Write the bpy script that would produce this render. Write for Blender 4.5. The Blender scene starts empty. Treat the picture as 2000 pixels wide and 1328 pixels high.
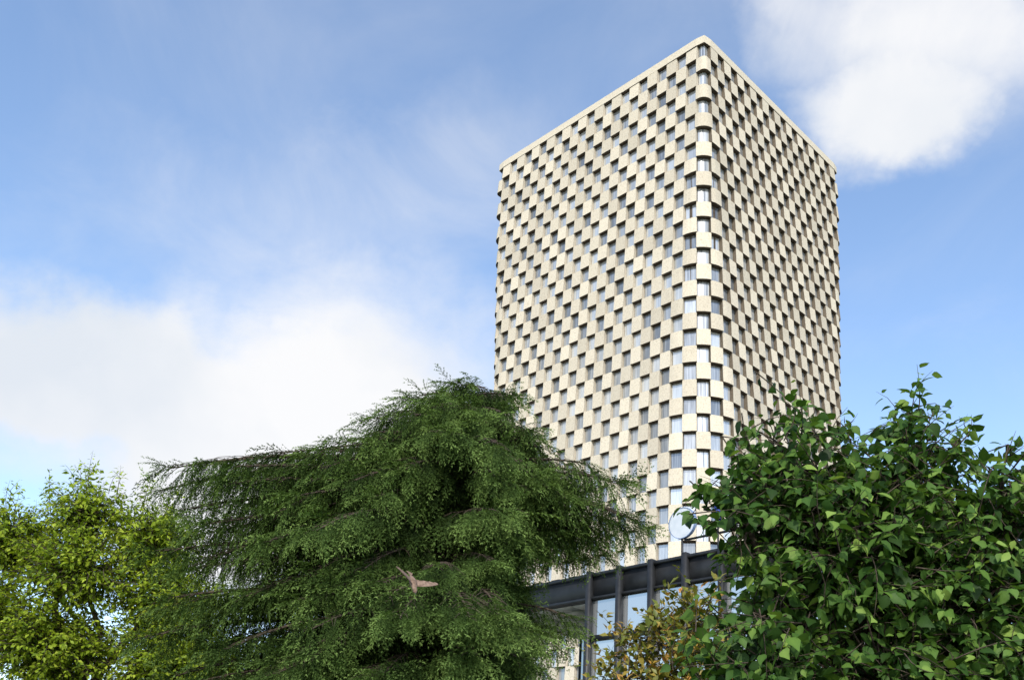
import bpy, math, numpy as np
from mathutils import Vector, Matrix
rng=np.random.default_rng(7)
scene=bpy.context.scene
scene.view_settings.view_transform='Standard'
scene.view_settings.look='None'
scene.view_settings.exposure=0

# ---------------------------------------------------------------- helpers
def link(o,parent=None):
    scene.collection.objects.link(o)
    if parent is not None: o.parent=parent
    return o
def empty(name):
    return link(bpy.data.objects.new(name,None))
def mesh_np(name,V,F,mats,tint=None,parent=None,midx=None,smooth=False):
    V=np.asarray(V,dtype=np.float32); F=np.asarray(F,dtype=np.int32)
    me=bpy.data.meshes.new(name)
    n,k=F.shape
    me.vertices.add(len(V)); me.vertices.foreach_set('co',V.ravel())
    me.loops.add(n*k); me.loops.foreach_set('vertex_index',F.ravel())
    me.polygons.add(n); me.polygons.foreach_set('loop_start',np.arange(0,n*k,k,dtype=np.int32))
    if midx is not None: me.polygons.foreach_set('material_index',np.asarray(midx,dtype=np.int32))
    if smooth: me.polygons.foreach_set('use_smooth',np.ones(n,dtype=bool))
    me.update(calc_edges=True)
    if tint is not None:
        a=me.attributes.new('tint','FLOAT','POINT'); a.data.foreach_set('value',np.asarray(tint,dtype=np.float32))
    for m in (mats if isinstance(mats,(list,tuple)) else [mats]): me.materials.append(m)
    return link(bpy.data.objects.new(name,me),parent)
class Build:
    def __init__(s): s.v=[];s.f=[];s.m=[]
    def quad(s,a,b,c,d,m=0):
        i=len(s.v); s.v+= [a,b,c,d]; s.f.append((i,i+1,i+2,i+3)); s.m.append(m)
    def box(s,o,ex,ey,ez,m=0):
        o=np.array(o,float);ex=np.array(ex,float);ey=np.array(ey,float);ez=np.array(ez,float)
        p=[o,o+ex,o+ex+ey,o+ey,o+ez,o+ex+ez,o+ex+ey+ez,o+ey+ez]
        i=len(s.v); s.v+=p
        for q in ((0,3,2,1),(4,5,6,7),(0,1,5,4),(1,2,6,5),(2,3,7,6),(3,0,4,7)):
            s.f.append(tuple(i+j for j in q)); s.m.append(m)
    def obj(s,name,mats,parent=None,smooth=False):
        return mesh_np(name,np.array(s.v),np.array(s.f),mats,parent=parent,midx=s.m,smooth=smooth)
def tube(B,pts,rad,sides=7):
    pts=[np.array(p,float) for p in pts]; n=len(pts); base=len(B.v)
    ref=np.array([0.31,0.92,0.2])
    for i,p in enumerate(pts):
        t=pts[min(i+1,n-1)]-pts[max(i-1,0)]; t/=np.linalg.norm(t)+1e-9
        x=np.cross(t,ref); x/=np.linalg.norm(x)+1e-9; y=np.cross(t,x)
        for k in range(sides):
            a=2*math.pi*k/sides
            B.v.append(p+rad[i]*(math.cos(a)*x+math.sin(a)*y))
    for i in range(n-1):
        for k in range(sides):
            k2=(k+1)%sides
            B.f.append((base+i*sides+k,base+i*sides+k2,base+(i+1)*sides+k2,base+(i+1)*sides+k)); B.m.append(0)
def nrm(a): return a/(np.linalg.norm(a,axis=-1,keepdims=True)+1e-9)
def scatter(T,TF,Tt,pos,axis,normal,scale,tintr):
    """T template verts: y along axis, z along normal"""
    y=nrm(axis); x=nrm(np.cross(y,normal)); z=np.cross(x,y)
    R=np.stack([x,y,z],axis=2)                      # n,3,3
    V=np.einsum('nij,kj->nki',R,T)*scale[:,None,None]+pos[:,None,:]
    n=len(pos);k=len(T)
    F=(TF[None]+ (np.arange(n)*k)[:,None,None]).reshape(-1,TF.shape[1])
    t=(Tt[None,:]+tintr[:,None]).ravel()
    return V.reshape(-1,3),F,t

# ---------------------------------------------------------------- materials
def newmat(name):
    m=bpy.data.materials.new(name); m.use_nodes=True
    nt=m.node_tree; return m,nt,nt.nodes['Principled BSDF']
def ramp(nt,stops):
    r=nt.nodes.new('ShaderNodeValToRGB'); e=r.color_ramp.elements
    e[0].position=stops[0][0]; e[0].color=(*stops[0][1],1)
    e[1].position=stops[-1][0]; e[1].color=(*stops[-1][1],1)
    for p,c in stops[1:-1]:
        q=e.new(p); q.color=(*c,1)
    return r
def noisy(name,c1,c2,scale=5,rough=0.8,bump=0.0,metal=0.0,spec=0.3,detail=4):
    m,nt,p=newmat(name)
    tc=nt.nodes.new('ShaderNodeTexCoord'); n=nt.nodes.new('ShaderNodeTexNoise')
    n.inputs['Scale'].default_value=scale; n.inputs['Detail'].default_value=detail
    nt.links.new(tc.outputs['Object'],n.inputs['Vector'])
    r=ramp(nt,[(0.35,c1),(0.65,c2)]); nt.links.new(n.outputs['Fac'],r.inputs['Fac'])
    nt.links.new(r.outputs['Color'],p.inputs['Base Color'])
    p.inputs['Roughness'].default_value=rough; p.inputs['Metallic'].default_value=metal
    p.inputs['Specular IOR Level'].default_value=spec
    if bump:
        b=nt.nodes.new('ShaderNodeBump'); b.inputs['Strength'].default_value=bump; b.inputs['Distance'].default_value=0.05
        nt.links.new(n.outputs['Fac'],b.inputs['Height']); nt.links.new(b.outputs['Normal'],p.inputs['Normal'])
    return m
def leafmat(name,stops,trans=0.3,rough=0.45,tcol=(1.3,1.25,0.6),spec=0.35):
    m,nt,p=newmat(name)
    a=nt.nodes.new('ShaderNodeAttribute'); a.attribute_name='tint'
    r=ramp(nt,stops); nt.links.new(a.outputs['Fac'],r.inputs['Fac'])
    nt.links.new(r.outputs['Color'],p.inputs['Base Color'])
    p.inputs['Roughness'].default_value=rough; p.inputs['Specular IOR Level'].default_value=spec
    t=nt.nodes.new('ShaderNodeBsdfTranslucent')
    mul=nt.nodes.new('ShaderNodeVectorMath'); mul.operation='MULTIPLY'; mul.inputs[1].default_value=tcol
    nt.links.new(r.outputs['Color'],mul.inputs[0]); nt.links.new(mul.outputs[0],t.inputs['Color'])
    mx=nt.nodes.new('ShaderNodeMixShader'); mx.inputs[0].default_value=trans
    nt.links.new(p.outputs[0],mx.inputs[1]); nt.links.new(t.outputs[0],mx.inputs[2])
    nt.links.new(mx.outputs[0],nt.nodes['Material Output'].inputs['Surface'])
    return m

def panel_material():
    m,nt,p=newmat('stone_panel')
    tc=nt.nodes.new('ShaderNodeTexCoord'); n=nt.nodes.new('ShaderNodeTexNoise'); n.inputs['Scale'].default_value=7; n.inputs['Detail'].default_value=6
    n.inputs['Roughness'].default_value=0.75
    nt.links.new(tc.outputs['Object'],n.inputs['Vector'])
    r=ramp(nt,[(0.30,(0.34,0.29,0.215)),(0.45,(0.57,0.51,0.40)),(0.66,(0.66,0.60,0.48))]); nt.links.new(n.outputs['Fac'],r.inputs['Fac'])
    a=nt.nodes.new('ShaderNodeAttribute'); a.attribute_name='tint'; mr=nt.nodes.new('ShaderNodeMapRange'); mr.inputs['To Min'].default_value=0.82; mr.inputs['To Max'].default_value=1.06
    nt.links.new(a.outputs['Fac'],mr.inputs['Value'])
    mul=nt.nodes.new('ShaderNodeVectorMath'); mul.operation='SCALE'
    nt.links.new(r.outputs['Color'],mul.inputs[0]); nt.links.new(mr.outputs[0],mul.inputs['Scale'])
    nt.links.new(mul.outputs[0],p.inputs['Base Color'])
    p.inputs['Roughness'].default_value=0.85; p.inputs['Specular IOR Level'].default_value=0.2
    b=nt.nodes.new('ShaderNodeBump'); b.inputs['Strength'].default_value=0.4; b.inputs['Distance'].default_value=0.04
    nt.links.new(n.outputs['Fac'],b.inputs['Height']); nt.links.new(b.outputs['Normal'],p.inputs['Normal'])
    return m
def glass_material(name,lo,hi,metal,stripe=True,rough=0.06):
    m,nt,p=newmat(name)
    g=nt.nodes.new('ShaderNodeNewGeometry')
    r=ramp(nt,[(0.0,lo),(0.35,tuple(0.6*a+0.4*b for a,b in zip(lo,hi))),(1.0,hi)])
    tc=nt.nodes.new('ShaderNodeTexCoord'); mp=nt.nodes.new('ShaderNodeMapping'); mp.inputs['Scale'].default_value=(9,9,0.35)
    n=nt.nodes.new('ShaderNodeTexNoise'); n.inputs['Scale'].default_value=1.0; n.inputs['Detail'].default_value=2
    nt.links.new(tc.outputs['Object'],mp.inputs[0]); nt.links.new(mp.outputs[0],n.inputs['Vector'])
    ad=nt.nodes.new('ShaderNodeMath'); ad.operation='MULTIPLY_ADD'; ad.inputs[1].default_value=1.2 if stripe else 0.0; ad.inputs[2].default_value=-0.6 if stripe else 0.0
    nt.links.new(n.outputs['Fac'],ad.inputs[0])
    a2=nt.nodes.new('ShaderNodeMath'); a2.operation='ADD'
    nt.links.new(g.outputs['Random Per Island'],a2.inputs[0]); nt.links.new(ad.outputs[0],a2.inputs[1])
    nt.links.new(a2.outputs[0],r.inputs['Fac']); nt.links.new(r.outputs['Color'],p.inputs['Base Color'])
    p.inputs['Metallic'].default_value=metal; p.inputs['Roughness'].default_value=rough
    p.inputs['Specular IOR Level'].default_value=0.8
    return m
M_panel=panel_material()
M_core=noisy('bronze_frame',(0.055,0.042,0.03),(0.09,0.07,0.05),3,0.6)
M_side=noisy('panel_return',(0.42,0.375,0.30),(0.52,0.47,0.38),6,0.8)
M_dside=noisy('shade_painted_return',(0.11,0.088,0.062),(0.16,0.13,0.095),6,0.7)  # return on one side of each panel, shade put into its colour
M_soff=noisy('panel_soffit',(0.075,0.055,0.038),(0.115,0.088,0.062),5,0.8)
M_glass=glass_material('tower_glass',(0.20,0.22,0.24),(0.66,0.68,0.68),0.45)
M_pglass=glass_material('lobby_glass',(0.46,0.48,0.48),(0.58,0.60,0.60),0.75,False,0.04)
M_steel=noisy('dark_steel',(0.012,0.013,0.014),(0.026,0.027,0.029),2,0.5,spec=0.4)
M_bark=noisy('bark',(0.035,0.025,0.018),(0.09,0.07,0.05),14,0.9,0.6)
M_ceil=noisy('porch_ceiling',(0.42,0.41,0.38),(0.52,0.50,0.47),2,0.7)

# ---------------------------------------------------------------- camera
th=math.radians(18.5); ro=math.radians(3.5)
Rw=Vector((1,0,0)); Uw=Vector((0,-math.sin(th),math.cos(th))); Fw=Vector((0,math.cos(th),math.sin(th)))
r_=Rw*math.cos(ro)+Uw*math.sin(ro); u_=-Rw*math.sin(ro)+Uw*math.cos(ro); b_=-Fw
cd=bpy.data.cameras.new('camera'); cam=link(bpy.data.objects.new('camera',cd))
cam.matrix_world=Matrix(((r_.x,u_.x,b_.x,0),(r_.y,u_.y,b_.y,0),(r_.z,u_.z,b_.z,1.7),(0,0,0,1)))
cd.sensor_width=36; cd.lens=36*1845/2000; cd.shift_y=0.1595; cd.clip_end=4000; cd.clip_start=0.1
scene.camera=cam

# ---------------------------------------------------------------- light
saz=math.radians(186); sel=math.radians(38)     # azimuth clockwise from +Y
sd=Vector((math.sin(saz)*math.cos(sel),math.cos(saz)*math.cos(sel),math.sin(sel)))
sl=bpy.data.lights.new('sun','SUN'); sl.energy=3.8; sl.angle=math.radians(0.8); sl.color=(1,0.94,0.85)
so=link(bpy.data.objects.new('sun',sl)); so.rotation_euler=sd.to_track_quat('Z','Y').to_euler(); so.location=(0,-20,60)

w=bpy.data.worlds.new('World'); scene.world=w; w.use_nodes=True
nt=w.node_tree; N=nt.nodes; L=nt.links; N.clear()
def math_(op,a,b=None,c=None,clamp=False):
    m=N.new('ShaderNodeMath'); m.operation=op; m.use_clamp=clamp
    for i,x in enumerate((a,b,c)):
        if x is None: continue
        if isinstance(x,(int,float)): m.inputs[i].default_value=x
        else: L.new(x,m.inputs[i])
    return m.outputs[0]
out=N.new('ShaderNodeOutputWorld')
sky=N.new('ShaderNodeTexSky'); sky.sky_type='NISHITA'; sky.sun_disc=False; sky.sun_elevation=sel; sky.sun_rotation=saz
sky.air_density=1.0; sky.dust_density=1.0; sky.ozone_density=1.8
tm=N.new('ShaderNodeVectorMath'); tm.operation='MULTIPLY'; tm.inputs[1].default_value=(1.98,1.98,1.96); L.new(sky.outputs[0],tm.inputs[0])
bg=N.new('ShaderNodeBackground'); bg.inputs['Strength'].default_value=0.15; L.new(tm.outputs[0],bg.inputs['Color'])
tc=N.new('ShaderNodeTexCoord'); sx=N.new('ShaderNodeSeparateXYZ'); L.new(tc.outputs['Generated'],sx.inputs[0])
def noise(scale,detail,rough,dist=0.0,stretch=None):
    n=N.new('ShaderNodeTexNoise'); n.inputs['Scale'].default_value=scale; n.inputs['Detail'].default_value=detail
    n.inputs['Roughness'].default_value=rough; n.inputs['Distortion'].default_value=dist
    if stretch:
        mp=N.new('ShaderNodeMapping'); mp.inputs['Rotation'].default_value=stretch[0]; mp.inputs['Scale'].default_value=stretch[1]
        L.new(tc.outputs['Generated'],mp.inputs[0]); L.new(mp.outputs[0],n.inputs['Vector'])
    else: L.new(tc.outputs['Generated'],n.inputs['Vector'])
    return n
nw=noise(3.4,7,0.58); sc=N.new('ShaderNodeSeparateColor'); L.new(nw.outputs['Color'],sc.inputs[0])
az=math_('MULTIPLY',math_('ARCTAN2',sx.outputs['X'],sx.outputs['Y']),57.2958)
el=math_('MULTIPLY',math_('ARCSINE',sx.outputs['Z']),57.2958)
az=math_('ADD',az,math_('MULTIPLY',math_('SUBTRACT',sc.outputs[0],0.5),20.0))
el=math_('ADD',el,math_('MULTIPLY',math_('SUBTRACT',sc.outputs[1],0.5),15.0))
blobs=[(-19,20.0,19,8.5,1.15),(-31,22.5,13,5,1.0),(-8,22,14,12,0.85),(-11,15.5,15,8,0.8),(-14,27,22,14,0.55),
       (25,44,10,6.5,0.70),(24,39.6,7,3.4,1.0),(32,43,10,8,0.55),(18,46,6,4,0.45),(-4,39,12,6,0.32),
       (80,30,30,9,0.8),(150,35,35,12,0.7),(-100,25,35,9,0.9),(-150,40,30,12,0.6)]
tot=None
for a0,e0,wa,we,wt in blobs:
    dx=math_('DIVIDE',math_('SUBTRACT',az,a0),wa); dy=math_('DIVIDE',math_('SUBTRACT',el,e0),we)
    d=math_('SQRT',math_('ADD',math_('MULTIPLY',dx,dx),math_('MULTIPLY',dy,dy)))
    b=math_('MULTIPLY',math_('SUBTRACT',1.0,d,None,True),wt)
    tot=b if tot is None else math_('ADD',tot,b)
n2=noise(5,9,0.62,0.5,((0.3,0.5,0.6),(1.0,1.0,1.6)))
n3=noise(2.6,8,0.6,0.8,((0.2,-0.5,0.9),(1.0,1.0,1.7)))
dens=math_('ADD',math_('MULTIPLY',tot,1.4),math_('MULTIPLY',math_('SUBTRACT',n2.outputs['Fac'],0.5),1.0))
mr=N.new('ShaderNodeMapRange'); mr.interpolation_type='SMOOTHSTEP'; mr.inputs['From Min'].default_value=-0.05; mr.inputs['From Max'].default_value=1.4
L.new(dens,mr.inputs['Value'])
veil=N.new('ShaderNodeMapRange'); veil.interpolation_type='SMOOTHSTEP'; veil.inputs['From Min'].default_value=0.40; veil.inputs['From Max'].default_value=0.9; veil.inputs['To Max'].default_value=0.25
L.new(n3.outputs['Fac'],veil.inputs['Value'])
cf=math_('MULTIPLY',math_('MAXIMUM',mr.outputs[0],veil.outputs[0]),0.98)
n4=noise(4,5,0.5)
cr=N.new('ShaderNodeValToRGB'); cr.color_ramp.elements[0].position=0.3; cr.color_ramp.elements[0].color=(0.78,0.83,0.90,1)
cr.color_ramp.elements[1].position=0.58; cr.color_ramp.elements[1].color=(0.98,0.98,0.99,1)
L.new(n4.outputs['Fac'],cr.inputs['Fac'])
bg2=N.new('ShaderNodeBackground'); bg2.inputs['Strength'].default_value=1.0; L.new(cr.outputs['Color'],bg2.inputs['Color'])
mx=N.new('ShaderNodeMixShader'); L.new(cf,mx.inputs[0]); L.new(bg.outputs[0],mx.inputs[1]); L.new(bg2.outputs[0],mx.inputs[2])
L.new(mx.outputs[0],out.inputs['Surface'])

# ---------------------------------------------------------------- ground
M_ground=noisy('grass_ground',(0.035,0.06,0.02),(0.08,0.10,0.04),0.8,0.95,0.3)
B=Build(); B.quad((-900,-900,0),(900,-900,0),(900,900,0),(-900,900,0)); B.obj('ground',M_ground)
M_pave=noisy('pavement_stone',(0.24,0.23,0.21),(0.33,0.32,0.30),1.5,0.9)
B=Build(); B.box((-40,-6,0.004),(80,0,0),(0,9,0),(0,0,0.12)); B.box((-60,50,0.004),(160,0,0),(0,110,0),(0,0,0.1)); B.obj('pavement',M_pave)

# ---------------------------------------------------------------- tower
e1=np.array([-.6845,.729]); e2=np.array([.729,.6845]); cen=np.array([16.94,100.22]); A_,B_=15.5,14.0
corners=[(0,(-1,-1)),(12,(1,-1)),(23,(1,1)),(35,(-1,1)),(46,(-1,-1))]
def foot(wv,r):
    wv=wv%46.0
    best=min(corners,key=lambda c:abs(wv-c[0])); cw,(cx,cy)=best
    d=wv-cw
    sidep=(0<=wv<12) or (23<=wv<35)
    half=6.0 if sidep else 5.5
    ln=(A_ if sidep else B_)-r+math.pi*r/4
    s=abs(d)/half*ln
    arc=math.pi*r/4
    if s>=arc:
        t=s-arc
        if sidep: P=(cx*(A_-r-t),cy*B_); Nn=(0,cy)
        else: P=(cx*A_,cy*(B_-r-t)); Nn=(cx,0)
    else:
        al=s/r
        ang=math.pi/4+(al if sidep else -al)
        Nn=(cx*math.cos(ang),cy*math.sin(ang))
        P=(cx*(A_-r)+r*Nn[0],cy*(B_-r)+r*Nn[1])
    P=np.array(P);Nn=np.array(Nn)
    return cen+e1*P[0]+e2*P[1], e1*Nn[0]+e2*Nn[1]
def pt(wv,r,d,z):
    P,n=foot(wv,r); q=P+n*d; return np.array([q[0],q[1],z])
ZT=81.7; rowh=1.75; z0=ZT-0.95
def rad(z): return 0.12+0.112*max(0,ZT-3-z)
tower=empty('hotel_tower')
PB=Build(); GB=Build(); CB=Build(); ptint=[]
nrows=44
rr=np.random.default_rng(3)
for j in range(nrows):
    zt=z0-j*rowh; zb=zt-rowh; rt=rad(zt); rb=rt
    off=0.5 if j%2==0 else 0.0
    for k in range(46):
        c=k+off; hw=0.256+rr.normal()*0.003
        cnr=[cc for cc,_ in corners if abs(c-cc)<0.4]
        if cnr:
            ea=math.pi*rt/4/2.5
            ws=sorted([c-hw,c+hw]+[cnr[0]+q for q in np.linspace(-min(ea,hw*.95),min(ea,hw*.95),7)])
        else: ws=[c-hw+2*hw*i/3 for i in range(4)]
        do_t,do_b=0.38+rr.normal()*0.02,0.47+rr.normal()*0.02
        zt2=zt-0.01; zb2=zb-0.01
        nb_=len(PB.v)
        for i in range(len(ws)-1):
            a,b=ws[i],ws[i+1]
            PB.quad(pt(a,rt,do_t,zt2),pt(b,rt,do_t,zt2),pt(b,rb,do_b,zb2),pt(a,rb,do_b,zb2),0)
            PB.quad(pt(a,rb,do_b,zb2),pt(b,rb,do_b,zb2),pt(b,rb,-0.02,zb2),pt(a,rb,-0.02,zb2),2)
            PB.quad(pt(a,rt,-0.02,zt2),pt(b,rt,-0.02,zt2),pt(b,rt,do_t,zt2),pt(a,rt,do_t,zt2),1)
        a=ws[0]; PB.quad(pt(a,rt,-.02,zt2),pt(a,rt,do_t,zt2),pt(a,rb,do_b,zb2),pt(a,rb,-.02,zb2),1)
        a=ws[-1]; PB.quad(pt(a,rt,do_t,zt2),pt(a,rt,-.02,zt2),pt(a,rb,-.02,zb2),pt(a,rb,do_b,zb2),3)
        ptint+= [rr.random()]*(len(PB.v)-nb_)
        g0=c+hw+0.02; g1=c+1-hw-0.02
        if any(abs((g0+g1)/2-cc)<.4 for cc,_ in corners):
            gs=np.linspace(g0,g1,9)
        else: gs=[g0,g1]
        for a,b in zip(gs[:-1],gs[1:]):
            GB.quad(pt(a,rt,0.05,zt-0.08),pt(b,rt,0.05,zt-0.08),pt(b,rb,0.05,zb+0.04),pt(a,rb,0.05,zb+0.04))
    seg=184
    for i in range(seg):
        a=46*i/seg;b=46*(i+1)/seg
        CB.quad(pt(a,rt,0,zt),pt(b,rt,0,zt),pt(b,rb,0,zb),pt(a,rb,0,zb))
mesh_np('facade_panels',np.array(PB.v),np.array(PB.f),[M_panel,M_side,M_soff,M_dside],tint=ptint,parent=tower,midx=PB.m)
GB.obj('window_glass',[M_glass],tower); CB.obj('frame_core',[M_core],tower)
RB=Build(); seg=184
for i in range(seg):
    a=46*i/seg;b=46*(i+1)/seg; r=0.12
    RB.quad(pt(a,r,.44,ZT),pt(b,r,.44,ZT),pt(b,r,.44,ZT-0.93),pt(a,r,.44,ZT-0.93),0)
    RB.quad(pt(a,r,.44,ZT-0.93),pt(b,r,.44,ZT-0.93),pt(b,r,-.02,ZT-0.93),pt(a,r,-.02,ZT-0.93),1)
    RB.quad(pt(a,r,-.3,ZT),pt(b,r,-.3,ZT),pt(b,r,.44,ZT),pt(a,r,.44,ZT),0)
    RB.quad(pt(a,r,-.3,ZT),pt(b,r,-.3,ZT),pt(b,r,-.3,ZT-1),pt(a,r,-.3,ZT-1),0)
c=[pt(x,0.12,-0.3,ZT-0.8) for x in (0,12,23,35)]
RB.quad(*c,1)
mesh_np('parapet',np.array(RB.v),np.array(RB.f),[M_panel,M_soff],tint=np.full(len(RB.v),0.8),parent=tower,midx=RB.m)

# ---------------------------------------------------------------- lobby building
lobby=empty('glass_lobby_building')
d2=np.array([-.66,.751,0]); n2_=np.array([-.751,-.66,0]); P1=np.array([8.0,35.0,0]); Zv=np.array([0,0,1.])
def lp(s,nn,z): return P1+d2*s+n2_*nn+Zv*z
S=Build()
S.box(lp(-16,0,10.85),d2*29,n2_*-20,Zv*1.18)
S.box(lp(-16,0.03,11.90),d2*29,n2_*0.12,Zv*0.14)
S.box(lp(-16,0.03,10.87),d2*29,n2_*0.10,Zv*0.12)
fs=[1.4+1.72*k for k in range(-9,4)]
for s_ in fs:
    S.box(lp(s_-0.11,-0.02,0.1),d2*0.22,n2_*0.28,Zv*12.02)
for z in (9.1,6.2,3.2):
    S.box(lp(-16,-0.05,z),d2*22.5,n2_*0.16,Zv*0.22)
S.box(lp(12.6,-0.02,0.1),d2*0.25,n2_*-0.25,Zv*10.7)
for k in range(6):
    S.box(lp(6.6+k*1.25,-5.95,0.1),d2*0.1,n2_*-0.15,Zv*10.7)
S.obj('steel_frame',[M_steel],lobby)
G=Build()
for i in range(len(fs)-1):
    for za,zb in ((0.3,3.2),(3.4,6.2),(6.4,9.1),(9.3,10.85)):
        G.quad(lp(fs[i]+.11,-.02,za),lp(fs[i+1]-.11,-.02,za),lp(fs[i+1]-.11,-.02,zb),lp(fs[i]+.11,-.02,zb))
for k in range(5):
    G.quad(lp(6.7+k*1.25,-6,.2),lp(7.85+k*1.25,-6,.2),lp(7.85+k*1.25,-6,10.8),lp(6.7+k*1.25,-6,10.8))
G.quad(lp(6.5,-.1,.2),lp(6.5,-5.9,.2),lp(6.5,-5.9,10.8),lp(6.5,-.1,10.8))
G.obj('glazing',[M_pglass],lobby)
C=Build()
for i in range(5):
    for k in range(8):
        C.box(lp(6.6+i*1.28,-0.12-k*0.72,10.76),d2*1.20,n2_*-0.64,Zv*0.06)
C.obj('porch_ceiling',[M_ceil],lobby)

# rooftop sign: plain stand-in
M_blue=noisy('sign_blue',(0.03,0.07,0.36),(0.04,0.09,0.42),3,0.4)
M_rim=noisy('sign_rim',(0.20,0.28,0.45),(0.24,0.32,0.50),3,0.4)
M_signw=noisy('sign_white',(0.50,0.55,0.60),(0.58,0.62,0.66),3,0.4)
sign=empty('rooftop_sign')
cs=np.array([7.25,38.0,14.0])
def disc(Bd,c,R,th_,m,seg=40,inner=0.0):
    for i in range(seg):
        a=2*math.pi*i/seg;b=2*math.pi*(i+1)/seg
        pa=lambda an,rr_,t: c-d2*rr_*math.cos(an)+Zv*rr_*math.sin(an)+n2_*t
        Bd.quad(pa(a,R,th_),pa(b,R,th_),pa(b,inner,th_),pa(a,inner,th_),m)
        Bd.quad(pa(a,R,-th_),pa(b,R,-th_),pa(b,inner,-th_),pa(a,inner,-th_),m)
        Bd.quad(pa(a,R,-th_),pa(b,R,-th_),pa(b,R,th_),pa(a,R,th_),m)
Sg=Build()
disc(Sg,cs,0.66,0.06,0); disc(Sg,cs,0.69,0.08,3,inner=0.66)
Sg.box(cs-Zv*2.0-d2*0.04,d2*0.08,n2_*0.05,Zv*1.4,2)
for i,hh in enumerate((1.1,0.8,1.1,0.9)):
    o_=cs-d2*(1.75+i*0.9)-Zv*0.3
    Sg.box(o_,-d2*0.22,n2_*0.15,Zv*hh,1); Sg.box(o_-Zv*1.7,-d2*0.06,n2_*-0.06,Zv*1.7,2)
Sg.box(cs-Zv*0.75+n2_*-0.1,-d2*5,n2_*-0.08,Zv*0.08,2)
Sg.obj('sign_parts',[M_signw,M_blue,M_steel,M_rim],sign)

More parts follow.
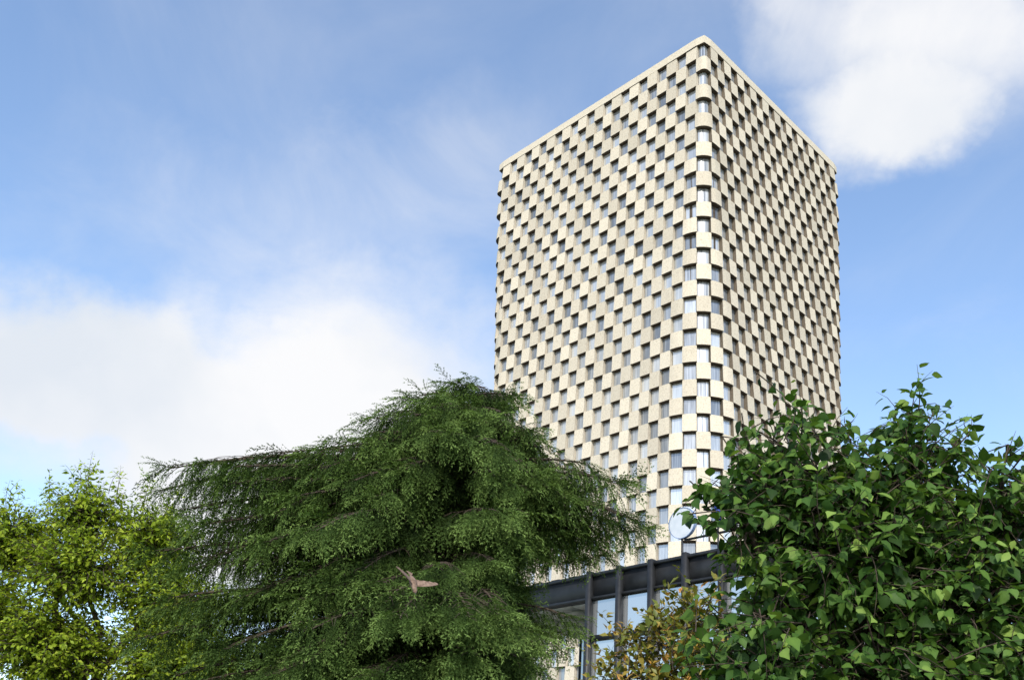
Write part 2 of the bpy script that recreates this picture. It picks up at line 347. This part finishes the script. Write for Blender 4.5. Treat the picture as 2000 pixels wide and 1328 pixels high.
# ---------------------------------------------------------------- cedar
def cedar(name,base,top,ngroups,seed):
    R=np.random.default_rng(seed); root=empty(name)
    bx,by=base
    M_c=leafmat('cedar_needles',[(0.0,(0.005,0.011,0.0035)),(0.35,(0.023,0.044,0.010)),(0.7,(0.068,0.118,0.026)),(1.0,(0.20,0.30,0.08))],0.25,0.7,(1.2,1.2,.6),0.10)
    hs=[0,.25,.6,1.5,2.0,2.7,3.4,4.0,4.6,5.2,6.0,6.8,8,12]; Lr=[.6,1.1,1.5,2.6,3.1,4.1,5.2,4.9,3.0,2.0,1.9,3.2,2.6,3]
    hl=[0,.25,.5,1.2,1.9,2.5,2.9,3.5,4,6,8,12]; Ll=[.6,1.0,1.4,2.3,3.0,4.8,8.0,6.4,7.4,7.6,8.0,7.5]
    hf=[0,.3,1,3,5,12]; Lf=[.6,1.2,2.3,3.8,5.0,6.0]
    BB=Build()
    tp=[]; tr=[]
    for i in range(12):
        t=i/11; tp.append((bx+0.25*math.sin(t*5)*t*(1-t)*2,by+0.2*math.cos(t*4)*t*(1-t),t*(top-0.4))); tr.append(0.38*(1-t)**0.8+0.02)
    tube(BB,tp,tr,10)
    pos=[];ax=[];nm=[];sc_=[];ti=[]
    tt9=np.linspace(0,1,9)
    boughs=[]
    for g in range(ngroups):
        u=(g+R.random()*.8)/ngroups; h=0.12+(u**1.05)*(top-4.0); ph=g*2.39996+R.normal()*0.3
        f=R.uniform(.72,1.02); d=R.uniform(.14,.32)
        for q in range(3):
            boughs.append((h+R.normal()*0.12*min(1,h),ph+(q-1)*0.25+R.normal()*.06,f*R.uniform(.85,1.02),d*R.uniform(.8,1.2),R.normal()*0.03))
    for h,ph,f in ((2.9,math.pi+.12,1.0),(3.0,math.pi-.1,1.1),(3.05,math.pi-.3,1.0),(3.1,math.pi+.3,1.0),(2.6,math.pi+.2,.9),(2.6,math.pi-.15,.9),(2.7,math.pi+.02,.9),
                   (3.3,math.pi+.35,.95),(3.5,math.pi+.0,.8),(4.0,math.pi+.45,.95),(4.8,math.pi+.3,.9),(5.0,math.pi+.5,.95),(5.9,math.pi+.4,.9),(6.8,math.pi+.35,.95),
                   (3.9,math.pi+.1,1.0),(4.4,math.pi-.2,1.0),(5.4,math.pi+.15,1.0),(6.5,math.pi-.1,1.0),(7.5,math.pi+.1,1.0),(8.2,math.pi-.2,1),(7.0,math.pi-.35,1),
                   (3.4,.1,1.0),(3.3,-.35,.95),(3.7,-.1,.95),(3.8,.2,1.),(6.8,-.2,1),(6.9,.1,1),(2.7,-.5,1.),(2.6,.3,1.),(2.9,-.2,1.)):
        boughs.append((h,ph,f,.12,.0))
    for (h,ph,f,dr_,bt0) in boughs:
        h=max(h,.1); z=top-h
        c=math.cos(ph); s=math.sin(ph)
        lh=np.interp(h,hs,Lr) if c>0 else np.interp(h,hl,Ll)
        lf=np.interp(h,hf,Lf)
        Lb=max(f/math.sqrt((c/lh)**2+(s/lf)**2),0.4)
        rise=min(R.uniform(0.02,0.13)*Lb,0.45); droop=dr_*Lb
        dh=np.array([c,s,0]); sd_=np.array([-s,c,0]); bend=R.normal()*0.08*Lb
        pts=np.array([np.array([bx,by,z])+dh*Lb*t+sd_*bend*t*t+Zv*(rise*math.sin(t*2.2)-droop*t**2.2) for t in tt9])
        tube(BB,pts,[0.015+0.014*Lb*(1-i/8) for i in range(9)],5)
        back= s>0.5
        nt_=int(Lb/(0.28 if back else 0.16))+3
        bt=R.normal()*0.07+bt0
        for q in range(nt_):
            t=0.08+0.92*((q+R.random())/nt_)**0.8
            p=np.array([np.interp(t,tt9,pts[:,k]) for k in range(3)])
            side=1 if q%2 else -1
            tl=(0.25+0.24*Lb*(1-t)**0.7)*R.uniform(0.6,1.15)
            tl=min(tl,1.3)
            td=nrm(dh*R.uniform(0.6,1.0)+sd_*side*R.uniform(0.4,0.9)+Zv*R.normal()*0.08)
            tw=[p+td*tl*ff-Zv*0.45*tl*ff*ff for ff in (0,.33,.66,1)]
            tube(BB,tw,[0.014,0.011,0.008,0.004],3)
            m=max(2,int(tl/0.20))
            for i in range(m):
                ff=(i+R.random()*0.9)/m+0.08
                pp=p+td*tl*ff-Zv*0.45*tl*ff*ff
                hang=R.uniform(0.5,2.4) if t<0.9 else R.uniform(-.1,.9)
                dirn=td*R.uniform(0.25,0.7)+sd_*R.normal()*0.22+dh*R.uniform(0.1,0.5)-Zv*hang+R.normal(size=3)*0.12
                pos.append(pp);ax.append(dirn);nm.append(Zv*.6+dh*0.9+R.normal(size=3)*0.35)
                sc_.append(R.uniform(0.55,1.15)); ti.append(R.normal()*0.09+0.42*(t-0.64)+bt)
        for i in range(4):
            pos.append(pts[-1-i//2]);ax.append(dh+R.normal(size=3)*0.3-Zv*(0.1*i-.05));nm.append(Zv+R.normal(size=3)*.2);sc_.append(0.8);ti.append(0.12)
    for i in range(60):
        pos.append(np.array([bx,by,top-0.35-0.03*i])+R.normal(size=3)*[.3,.3,.05]);a=R.normal(size=3)*0.7; a[2]=R.uniform(-.8,.2);ax.append(a);nm.append(R.normal(size=3)*.4+Zv);sc_.append(0.6);ti.append(0.1)
    pos=np.array(pos);ax=np.array(ax);nm=np.array(nm);sc_=np.array(sc_);ti=np.array(ti)
    templ=[]
    for v in range(5):
        V=[];F=[];T=[]
        def needles(p0,p1,dr,st,ln,t0,t1):
            n=max(2,int(np.linalg.norm(p1-p0)/st)); dirv=nrm(p1-p0)
            for i in range(n):
                f=(i+R.random())/n; p=p0+(p1-p0)*f - np.array([0,0,dr*f*f])
                for sg in (-1,1):
                    sv=nrm(np.cross(dirv,np.array([0,0,1.]))*sg*R.uniform(.4,1)*.7+dirv*R.uniform(0.6,1.2)+R.normal(size=3)*0.22)
                    wv=nrm(np.cross(sv,np.array([0,0,1.])+R.normal(size=3)*.6))*0.014
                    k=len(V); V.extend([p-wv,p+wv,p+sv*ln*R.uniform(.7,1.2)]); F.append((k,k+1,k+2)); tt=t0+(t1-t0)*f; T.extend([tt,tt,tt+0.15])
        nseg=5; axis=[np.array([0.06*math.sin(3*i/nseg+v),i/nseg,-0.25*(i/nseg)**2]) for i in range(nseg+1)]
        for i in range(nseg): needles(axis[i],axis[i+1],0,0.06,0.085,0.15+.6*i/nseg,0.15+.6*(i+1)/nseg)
        ntw=9
        for i in range(ntw):
            f=0.05+0.85*i/ntw; p=np.array([0.06*math.sin(3*f+v),f,-0.25*f*f]); sg=1 if i%2 else -1
            ln=(0.26*(1-f)**.6+0.10)*R.uniform(.7,1.3)
            q=p+nrm(np.array([sg*0.6,0.85,-0.15+R.normal()*0.12]))*ln
            needles(p,q,0.10*ln*3,0.055,0.075,0.18+.4*f,0.55+.35*f)
        templ.append((np.array(V),np.array(F),np.array(T)))
    idx=R.integers(0,5,len(pos)); Vs=[];Fs=[];Ts=[];o=0
    for v in range(5):
        k=idx==v
        V,F,T=scatter(*templ[v],pos[k],ax[k],nm[k],sc_[k],ti[k]); Vs.append(V);Fs.append(F+o);Ts.append(T);o+=len(V)
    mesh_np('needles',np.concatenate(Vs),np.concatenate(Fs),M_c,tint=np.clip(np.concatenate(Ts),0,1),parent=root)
    BB.obj('trunk_and_boughs',[M_bark],root)
    print('cedar sprays',len(pos))
cedar('cedar_tree',(-1.56,25.0),13.7,96,11)

# ---------------------------------------------------------------- broadleaf trees
def leaf_template(kind):
    if kind=='big':
        V=np.array([(0,0,0),(-.30,.22,.07),(.30,.22,.07),(0,.3,.0),(-.36,.48,.04),(.36,.48,.04),(0,.62,-.05),(-.18,.78,-.03),(.18,.78,-.03),(0,1.06,-.2)],float)
        F=np.array([(0,3,1),(0,2,3),(1,3,4),(3,2,5),(3,6,4),(3,5,6),(4,6,7),(6,5,8),(7,6,9),(6,8,9)])
        T=np.array([0.02,-.03,-.03,.08,0,0,.06,0,0,0])
    else:
        V=np.array([(0,0,0),(-.26,.45,.06),(.26,.45,.06),(0,1,-.12),(0,.5,-.02)],float)
        F=np.array([(0,4,1),(0,2,4),(1,4,3),(4,2,3)]); T=np.zeros(5)
    return V,F,T
def broadleaf(name,base,fork,blobs,shoots_per_m3,leaf,lsize,lstep,mat,seed,tips=(),droop=0.5,trunk_r=0.18,shoot_len=(0.5,1.1),core=0.25,normal_rand=0.45,wig=0.12,tbase=0.5,tvar=0.1):
    R=np.random.default_rng(seed); root=empty(name); BB=Build()
    base=np.array(base,float);fork=np.array(fork,float)
    tube(BB,[base,base+(fork-base)*.5+np.array([.05,.03,0]),fork],[trunk_r*1.2,trunk_r,trunk_r*.8],9)
    pos=[];ax=[];nm=[];sc=[];ti=[]
    def shoot(p0,p1,r0,n_per,t0=0.0,sag=0.0,tb=0.0):
        L_=np.linalg.norm(p1-p0); npt=5; dv=(p1-p0)/L_; pv=nrm(np.cross(dv,R.normal(size=3)))
        bend=R.normal()*wig*L_
        pts=[p0+(p1-p0)*(i/4)+pv*bend*math.sin(math.pi*i/4)-Zv*sag*(i/4)**2 for i in range(npt)]
        tube(BB,pts,[r0*(1-0.85*i/4) for i in range(npt)],4)
        P=np.array(pts); n=max(2,int(L_*(1-t0)/n_per))
        for i in range(n):
            t=t0+(1-t0)*(i+R.random()*.6)/n; t=min(t,1)
            p=np.array([np.interp(t,np.linspace(0,1,npt),P[:,k]) for k in range(3)])
            side=nrm(np.cross(dv,Zv+R.normal(size=3)*.5))*(1 if i%2 else -1)
            a=dv*R.uniform(.2,.8)+side*R.uniform(.5,1.1)+R.normal(size=3)*.25-Zv*droop*R.uniform(.2,1.3)
            s_=lsize*R.uniform(.55,1.25)*(1-0.35*t*t)
            pet=nrm(a)*s_*0.25
            pos.append(p+pet);ax.append(a);nm.append(Zv+R.normal(size=3)*normal_rand+np.array([0,-.35,0]));sc.append(s_)
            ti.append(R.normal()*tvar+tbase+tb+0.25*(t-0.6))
    for (cx,cy,cz,rx,ry,rz) in blobs:
        c=np.array([cx,cy,cz]);rv=np.array([rx,ry,rz])
        mid=(fork+c)/2+R.normal(size=3)*0.1*np.linalg.norm(c-fork)
        tube(BB,[fork,mid,c],[trunk_r*.6,trunk_r*.4,trunk_r*.22],6)
        vol=4.19*rx*ry*rz; n=int(vol*shoots_per_m3)+10
        for i in range(n):
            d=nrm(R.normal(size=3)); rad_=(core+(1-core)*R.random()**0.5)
            ln=R.uniform(*shoot_len)
            e=c+d*rv*rad_
            e=e+ (d*0.5+Zv*R.uniform(-0.3,0.6)+R.normal(size=3)*.35)*ln*0.6
            st=e-nrm(e-c+R.normal(size=3)*0.3)*ln
            if i%4==0: tube(BB,[c,(c+st)/2+R.normal(size=3)*.05,st],[trunk_r*.12,trunk_r*.09,trunk_r*.06],4)
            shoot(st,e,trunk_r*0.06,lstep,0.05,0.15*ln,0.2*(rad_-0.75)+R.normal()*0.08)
    for (s,e) in tips:
        s=np.array(s,float);e=np.array(e,float)
        shoot(s,e,trunk_r*0.09,lstep*0.8,0.0,-0.05,0.1)
        for k in range(5):
            f=R.uniform(.1,.75); p=s+(e-s)*f
            shoot(p,p+nrm(R.normal(size=3)*.7+nrm(e-s))*np.linalg.norm(e-s)*R.uniform(.25,.45),trunk_r*0.05,lstep,0,0,0.1)
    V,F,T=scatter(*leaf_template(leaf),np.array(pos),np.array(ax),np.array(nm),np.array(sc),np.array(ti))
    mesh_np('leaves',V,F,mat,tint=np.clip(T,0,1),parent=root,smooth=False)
    BB.obj('trunk_and_branches',[M_bark],root)
    print(name,'leaves',len(pos))

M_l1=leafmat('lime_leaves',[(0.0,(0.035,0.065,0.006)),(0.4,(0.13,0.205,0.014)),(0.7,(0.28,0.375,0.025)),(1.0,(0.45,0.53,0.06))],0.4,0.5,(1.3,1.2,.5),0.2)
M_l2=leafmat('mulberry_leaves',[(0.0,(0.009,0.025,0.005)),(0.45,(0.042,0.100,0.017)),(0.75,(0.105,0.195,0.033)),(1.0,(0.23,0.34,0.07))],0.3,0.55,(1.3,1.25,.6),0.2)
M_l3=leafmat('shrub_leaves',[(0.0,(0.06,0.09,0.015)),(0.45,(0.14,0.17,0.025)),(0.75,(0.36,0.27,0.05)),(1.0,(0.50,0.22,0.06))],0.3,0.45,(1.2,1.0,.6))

broadleaf('maple_tree',(-14,32,0),(-14,32,4.5),
 [(-14.9,32,10.9,1.4,1.8,1.3),(-17.3,32,9.9,1.7,2.0,1.3),(-12.5,32,10.2,1.5,2.0,1.4),(-14.3,31,8.7,2.0,1.8,1.2),(-17.6,31.5,7.2,2.0,2.2,1.4),(-14.9,31.5,6.2,2.2,2.4,1.4),(-11.4,32,8.0,1.9,2.2,1.4),(-10.9,32,5.8,2.4,2.4,1.5),(-7.2,32.5,5.3,2.6,2.4,1.8),(-20,32,8,2,2.4,2)],
 24,'small',0.23,0.085,M_l1,5,
 tips=[((-15,32,11.8),(-15.2,32,13.4)),((-16.2,32,11),(-16.6,32,12.6)),((-13,32,11.2),(-12.8,32,12.7)),((-14,32,11.5),(-14.1,32,12.9)),((-17.6,32,10.6),(-17.9,32,12.1)),((-12.2,32,11.2),(-11.9,32,12.2))],
 droop=0.6,trunk_r=0.25,shoot_len=(0.7,1.4),normal_rand=.6,tbase=.55,tvar=.15)

broadleaf('mulberry_tree',(4.3,9.6,0),(4.1,9.5,2.6),
 [(2.91,9,5.30,.62,.7,.52),(4.08,9.2,5.40,.72,.8,.62),(4.95,9,4.95,.75,.8,.55),(2.34,8.9,4.60,.40,.5,.40),(2.46,9,5.0,.4,.5,.38),(3.33,9,4.3,1.15,1.0,.85),(4.6,9.1,3.9,1.3,1.1,1.1),(2.5,8.9,3.45,.62,.7,.7),(3.6,9.0,3.1,1.1,1.0,.8),(5.8,9.2,4.2,.8,.9,.9),(3.6,9.1,4.9,.9,.8,.6),(2.2,8.9,2.9,.6,.6,.5)],
 76,'big',0.155,0.07,M_l2,9,
 tips=[((4.1,9.1,5.7),(4.22,9,6.5)),((2.95,9,5.6),(2.93,9,6.25)),((5.0,9,5.3),(5.2,9,5.8)),((2.4,9,4.9),(1.9,8.9,5.0)),((3.3,9,5.5),(3.45,9,5.95)),((4.5,9,5.6),(4.75,9,5.95)),((2.6,9,5.2),(2.2,9,5.5)),((2.5,8.9,4.3),(2.0,8.8,4.2))],
 droop=0.75,trunk_r=0.12,shoot_len=(0.35,0.75),normal_rand=0.6,tvar=.17)

broadleaf('loquat_shrub',(2.2,12,0),(2.2,12,2.2),
 [(2.45,12,4.3,.42,.5,.32),(2.0,12,3.95,.5,.6,.38),(1.6,12,3.5,.5,.5,.4),(2.5,12,3.6,.6,.6,.5),(2.0,12,3.1,.8,.7,.5)],
 110,'small',0.14,0.035,M_l3,21,
 tips=[((2.4,12,4.3),(2.5,12,4.7)),((2.0,12,4.1),(1.95,12,4.4))],droop=-0.4,trunk_r=0.07,shoot_len=(0.25,0.5),tbase=.56,tvar=.16)

# ---------------------------------------------------------------- bird in flight
M_bird=noisy('brown_feathers',(0.12,0.078,0.055),(0.24,0.165,0.12),30,0.8)
M_dark=noisy('beak_and_eye',(0.01,0.01,0.01),(0.03,0.025,0.02),5,0.3)
bird=empty('flying_bird')
Bb=Build(); xs=[-.16,-.12,-.07,-.02,.03,.07,.10,.125,.15,.165]; rs=[.008,.02,.034,.042,.040,.030,.023,.025,.018,.006]
tube(Bb,[(x,0,0.012*math.sin((x+.16)*9)) for x in xs],rs,12)
Bb.obj('body',[M_bird],bird,True)
W=Build()
for sg in (-1,1):
    n=8; le=[];te=[]
    for i in range(n+1):
        f=i/n; y=sg*(0.02+0.25*f); z=0.02+0.16*f-0.07*f*f
        le.append((0.055+0.03*math.sin(f*2.2)-0.09*f*f,y,z)); ch=0.12*(1-0.75*f**2)
        te.append((0.055+0.03*math.sin(f*2.2)-0.09*f*f-ch-(0.012 if i%2 else 0),y-sg*0.0,z-0.008))
    for i in range(n):
        W.quad(le[i],le[i+1],te[i+1],te[i]); 
        dn=lambda p:(p[0],p[1],p[2]-0.006)
        W.quad(dn(te[i]),dn(te[i+1]),dn(le[i+1]),dn(le[i]))
for i in range(5):
    a=(-2+i)*0.16; b=a+0.16*0.9
    W.quad((-.13,0,0),(-.13,0.001,0),(-.13-.11*math.cos(b),.11*math.sin(b),-.005),(-.13-.11*math.cos(a),.11*math.sin(a),-.005))
W.obj('wings_and_tail',[M_bird],bird)
K=Build(); tube(K,[(.158,0,.005),(.175,0,.002),(.19,0,-.003)],[.007,.004,.001],6)
for sg in (-1,1): tube(K,[(.135,sg*.018,.012),(.135,sg*.0235,.012)],[.005,.003],6)
K.obj('beak_and_eyes',[M_dark],bird)
bird.location=(-1.02,10,4.06); bird.rotation_euler=(math.radians(-14),math.radians(48),math.radians(-65))
